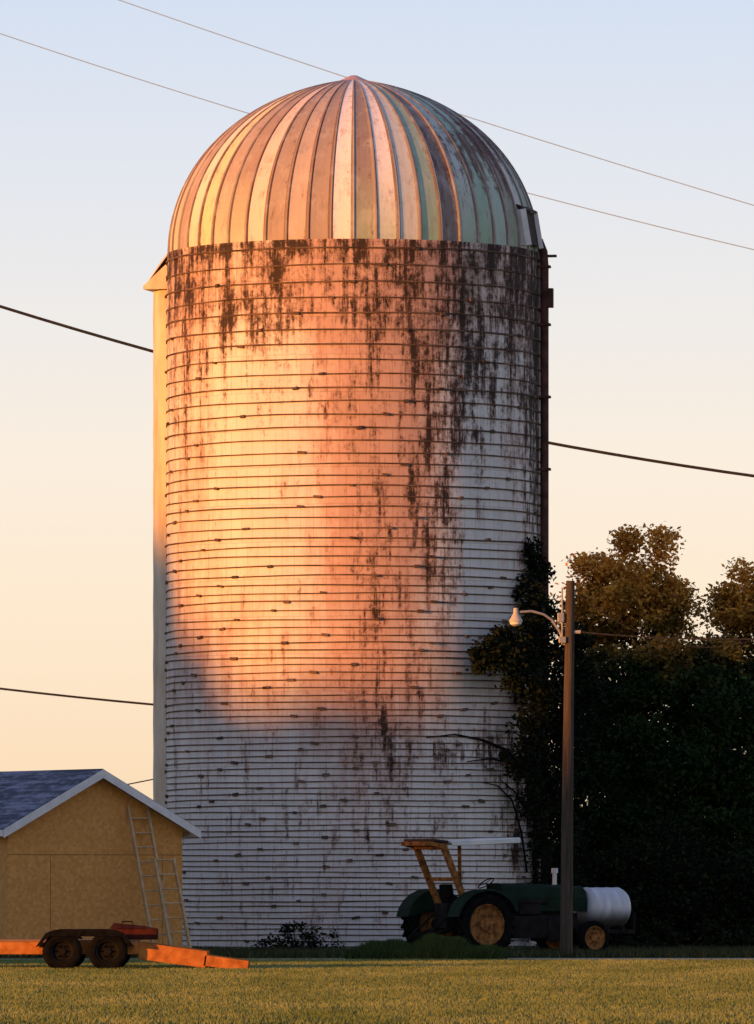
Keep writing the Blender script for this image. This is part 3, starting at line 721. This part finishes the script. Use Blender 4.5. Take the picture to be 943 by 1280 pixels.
# vine on the silo
vine=thing('climbing_vine',(WX(672,148),148.3,0),'dark leafy climbing vine covering one side of the silo','vine')
cl=[]
L0=Vector(vine.location)
def add(px,py,Y,rx,rz,ry=None):
    v=W(px,py,Y)-L0; cl.append(((v.x,v.y,v.z),(rx,ry or rx,rz)))
for (px_,py_,Y_,rx,rz) in ((664,690,148.3,.24,.3),(672,715,148.6,.36,.35),(660,740,148,.38,.4),(678,765,148.5,.42,.4),(666,790,147.6,.5,.38),(638,800,146.6,.45,.3),(613,808,146.2,.35,.27),
     (603,825,146.1,.28,.25),(630,825,146.3,.42,.32),(653,830,147,.5,.4),(640,852,146.5,.28,.22),(685,815,148.5,.5,.5),(670,865,147.8,.48,.5),(695,870,149,.55,.6),(665,905,147.4,.42,.4),(700,920,149,.6,.6),
     (665,945,147.4,.42,.45),(650,962,147.0,.28,.28),(690,980,148.6,.55,.6),(668,1005,147.5,.36,.5),(700,1040,148.6,.5,.6),(676,1060,147.8,.3,.5),(705,1100,148.6,.5,.6),(680,1120,148,.3,.5),(686,1160,148,.42,.5),
     (592,815,146.1,.12,.12),(597,838,146.1,.15,.1),(648,780,147,.25,.2),(625,790,146.4,.18,.12),(632,945,146.6,.14,.12),(715,840,150,.5,.6),(720,900,151,.5,.7),(722,800,150.5,.4,.4),(735,860,151,.4,.5)):
    add(px_,py_,Y_,rx,rz)
P,ti=crown_points(cl,1700); leafmesh('foliage',P,.115,M_leafB2,parent=vine,tint=ti*.8)
s=MB()
def vs_(pts,r0,r1):
    P_=[]
    for (px_,py_) in pts:
        sn=max(-1,min(1,(px_-441)/236.0)); th_=math.asin(sn); yy=SY-(R+.05)*math.cos(th_)
        v=W(px_,py_,yy); v.x=SX+(R+.05)*math.sin(th_) ; P_.append(v-L0)
    s.tube(P_,list(np.linspace(r0,r1,len(P_))),6)
vs_([(672,1190),(665,1080),(668,980),(664,880),(668,780),(664,680)],.06,.02)
vs_([(664,1000),(650,960),(630,938),(600,925),(565,918),(530,922)],.045,.012)
vs_([(664,985),(640,955),(610,948),(580,952)],.035,.010)
vs_([(660,1020),(640,990),(622,975)],.03,.008)
vs_([(655,1090),(648,1040),(636,1000),(618,982),(600,978)],.03,.008)
s.obj('stem',M_iron,vine)
# weeds at silo foot and grass mound
bush(372,145.3,.7,.85,'scraggly dark weeds at the foot of the silo','weeds',1000,.08,'weed_clump',M_leafB2,30)
bush(345,145.5,.5,.4,'scraggly dark weeds at the foot of the silo','weeds',600,.07,'weed_clump',M_leafB2,14)
m_=thing('grass_mound',(WX(533,134.6),134.6,0),'low ragged mound of green grass beside the tractor','grass mound')
M_mound=leafmat('mound_grass',[(0,(.022,.042,.012)),(.6,(.042,.072,.02)),(1,(.085,.12,.035))])
n=30000
a=RNG.uniform(0,2*math.pi,n); q1=np.sqrt(RNG.uniform(0,1,n)); X=q1*np.cos(a)*1.5; Y=q1*np.sin(a)*.75
z=np.maximum(0,.22*(1-q1**2)*(1+.35*np.sin(X*5)+.25*np.sin(X*11+1)))
o=blades('grass_blades',np.stack([X,Y],1),.17,.022,M_mound,z); o.parent=m_
g=MB(); V_=[(0,0,.20)]
for j in range(1,7):
    for k_ in range(24):
        q1=j/6; t=2*math.pi*k_/24; V_.append((q1*1.55*math.cos(t),q1*.77*math.sin(t),.21*(1-q1*q1)-.012*(j==6)))
fs=[(0,1+k_,1+(k_+1)%24) for k_ in range(24)]+[(1+j*24+k_,1+(j+1)*24+k_,1+(j+1)*24+(k_+1)%24,1+j*24+(k_+1)%24) for j in range(5) for k_ in range(24)]
g.add(V_,fs); g.obj('soil',M_weed,m_,smooth=True)

# windbreak across the field (throws the evening shadow)
src=make_tree('windbreak_tree',(0,0,0),11.0,3.3,'leafy windbreak tree across the field','windbreak trees across the field',M_leafB,90,420,.3,.02,21,None,.5)
DS=62.0
hd=Vector((-math.sin(SAZ),-math.cos(SAZ),0)); pd=Vector((math.cos(SAZ),-math.sin(SAZ),0))
base0=Vector((SX,SY,0))+hd*DS
kids=list(src.children)
offsl=[(-17,.98),(-13,1.02),(-9.5,1.04),(-6.6,1.12),(-4.4,1.26),(-3.2,1.24),(-2.2,1.15),(-1.2,1.03),(-.1,.95),(1.3,.92),(2.9,.96),(4.8,.94),(7.5,.92),(10.5,.9),(13.2,.84)]
for i,(pp,sc_) in enumerate(offsl):
    if i==0: t=src
    else:
        t=src.copy(); COL.objects.link(t)
        for k_ in kids:
            c_=k_.copy(); COL.objects.link(c_); c_.parent=t
    t.location=base0+pd*pp+hd*random.uniform(-1.5,1.5); t.scale=(sc_,sc_,sc_); t.rotation_euler=(0,0,i*1.3)
# distant wood
n=26000
x_=RNG.uniform(-260,260,n); hN=3.2+.9*np.sin(x_*.11)+.6*np.sin(x_*.37+1)+.4*np.sin(x_*.9)
P=np.stack([x_,470+RNG.uniform(-5,5,n),RNG.uniform(0,1,n)**.7*hN],1)
o=leafmesh('distant_wood',P,1.2,M_leafB); o['kind']='stuff'; o['label']='low dark line of distant woodland'
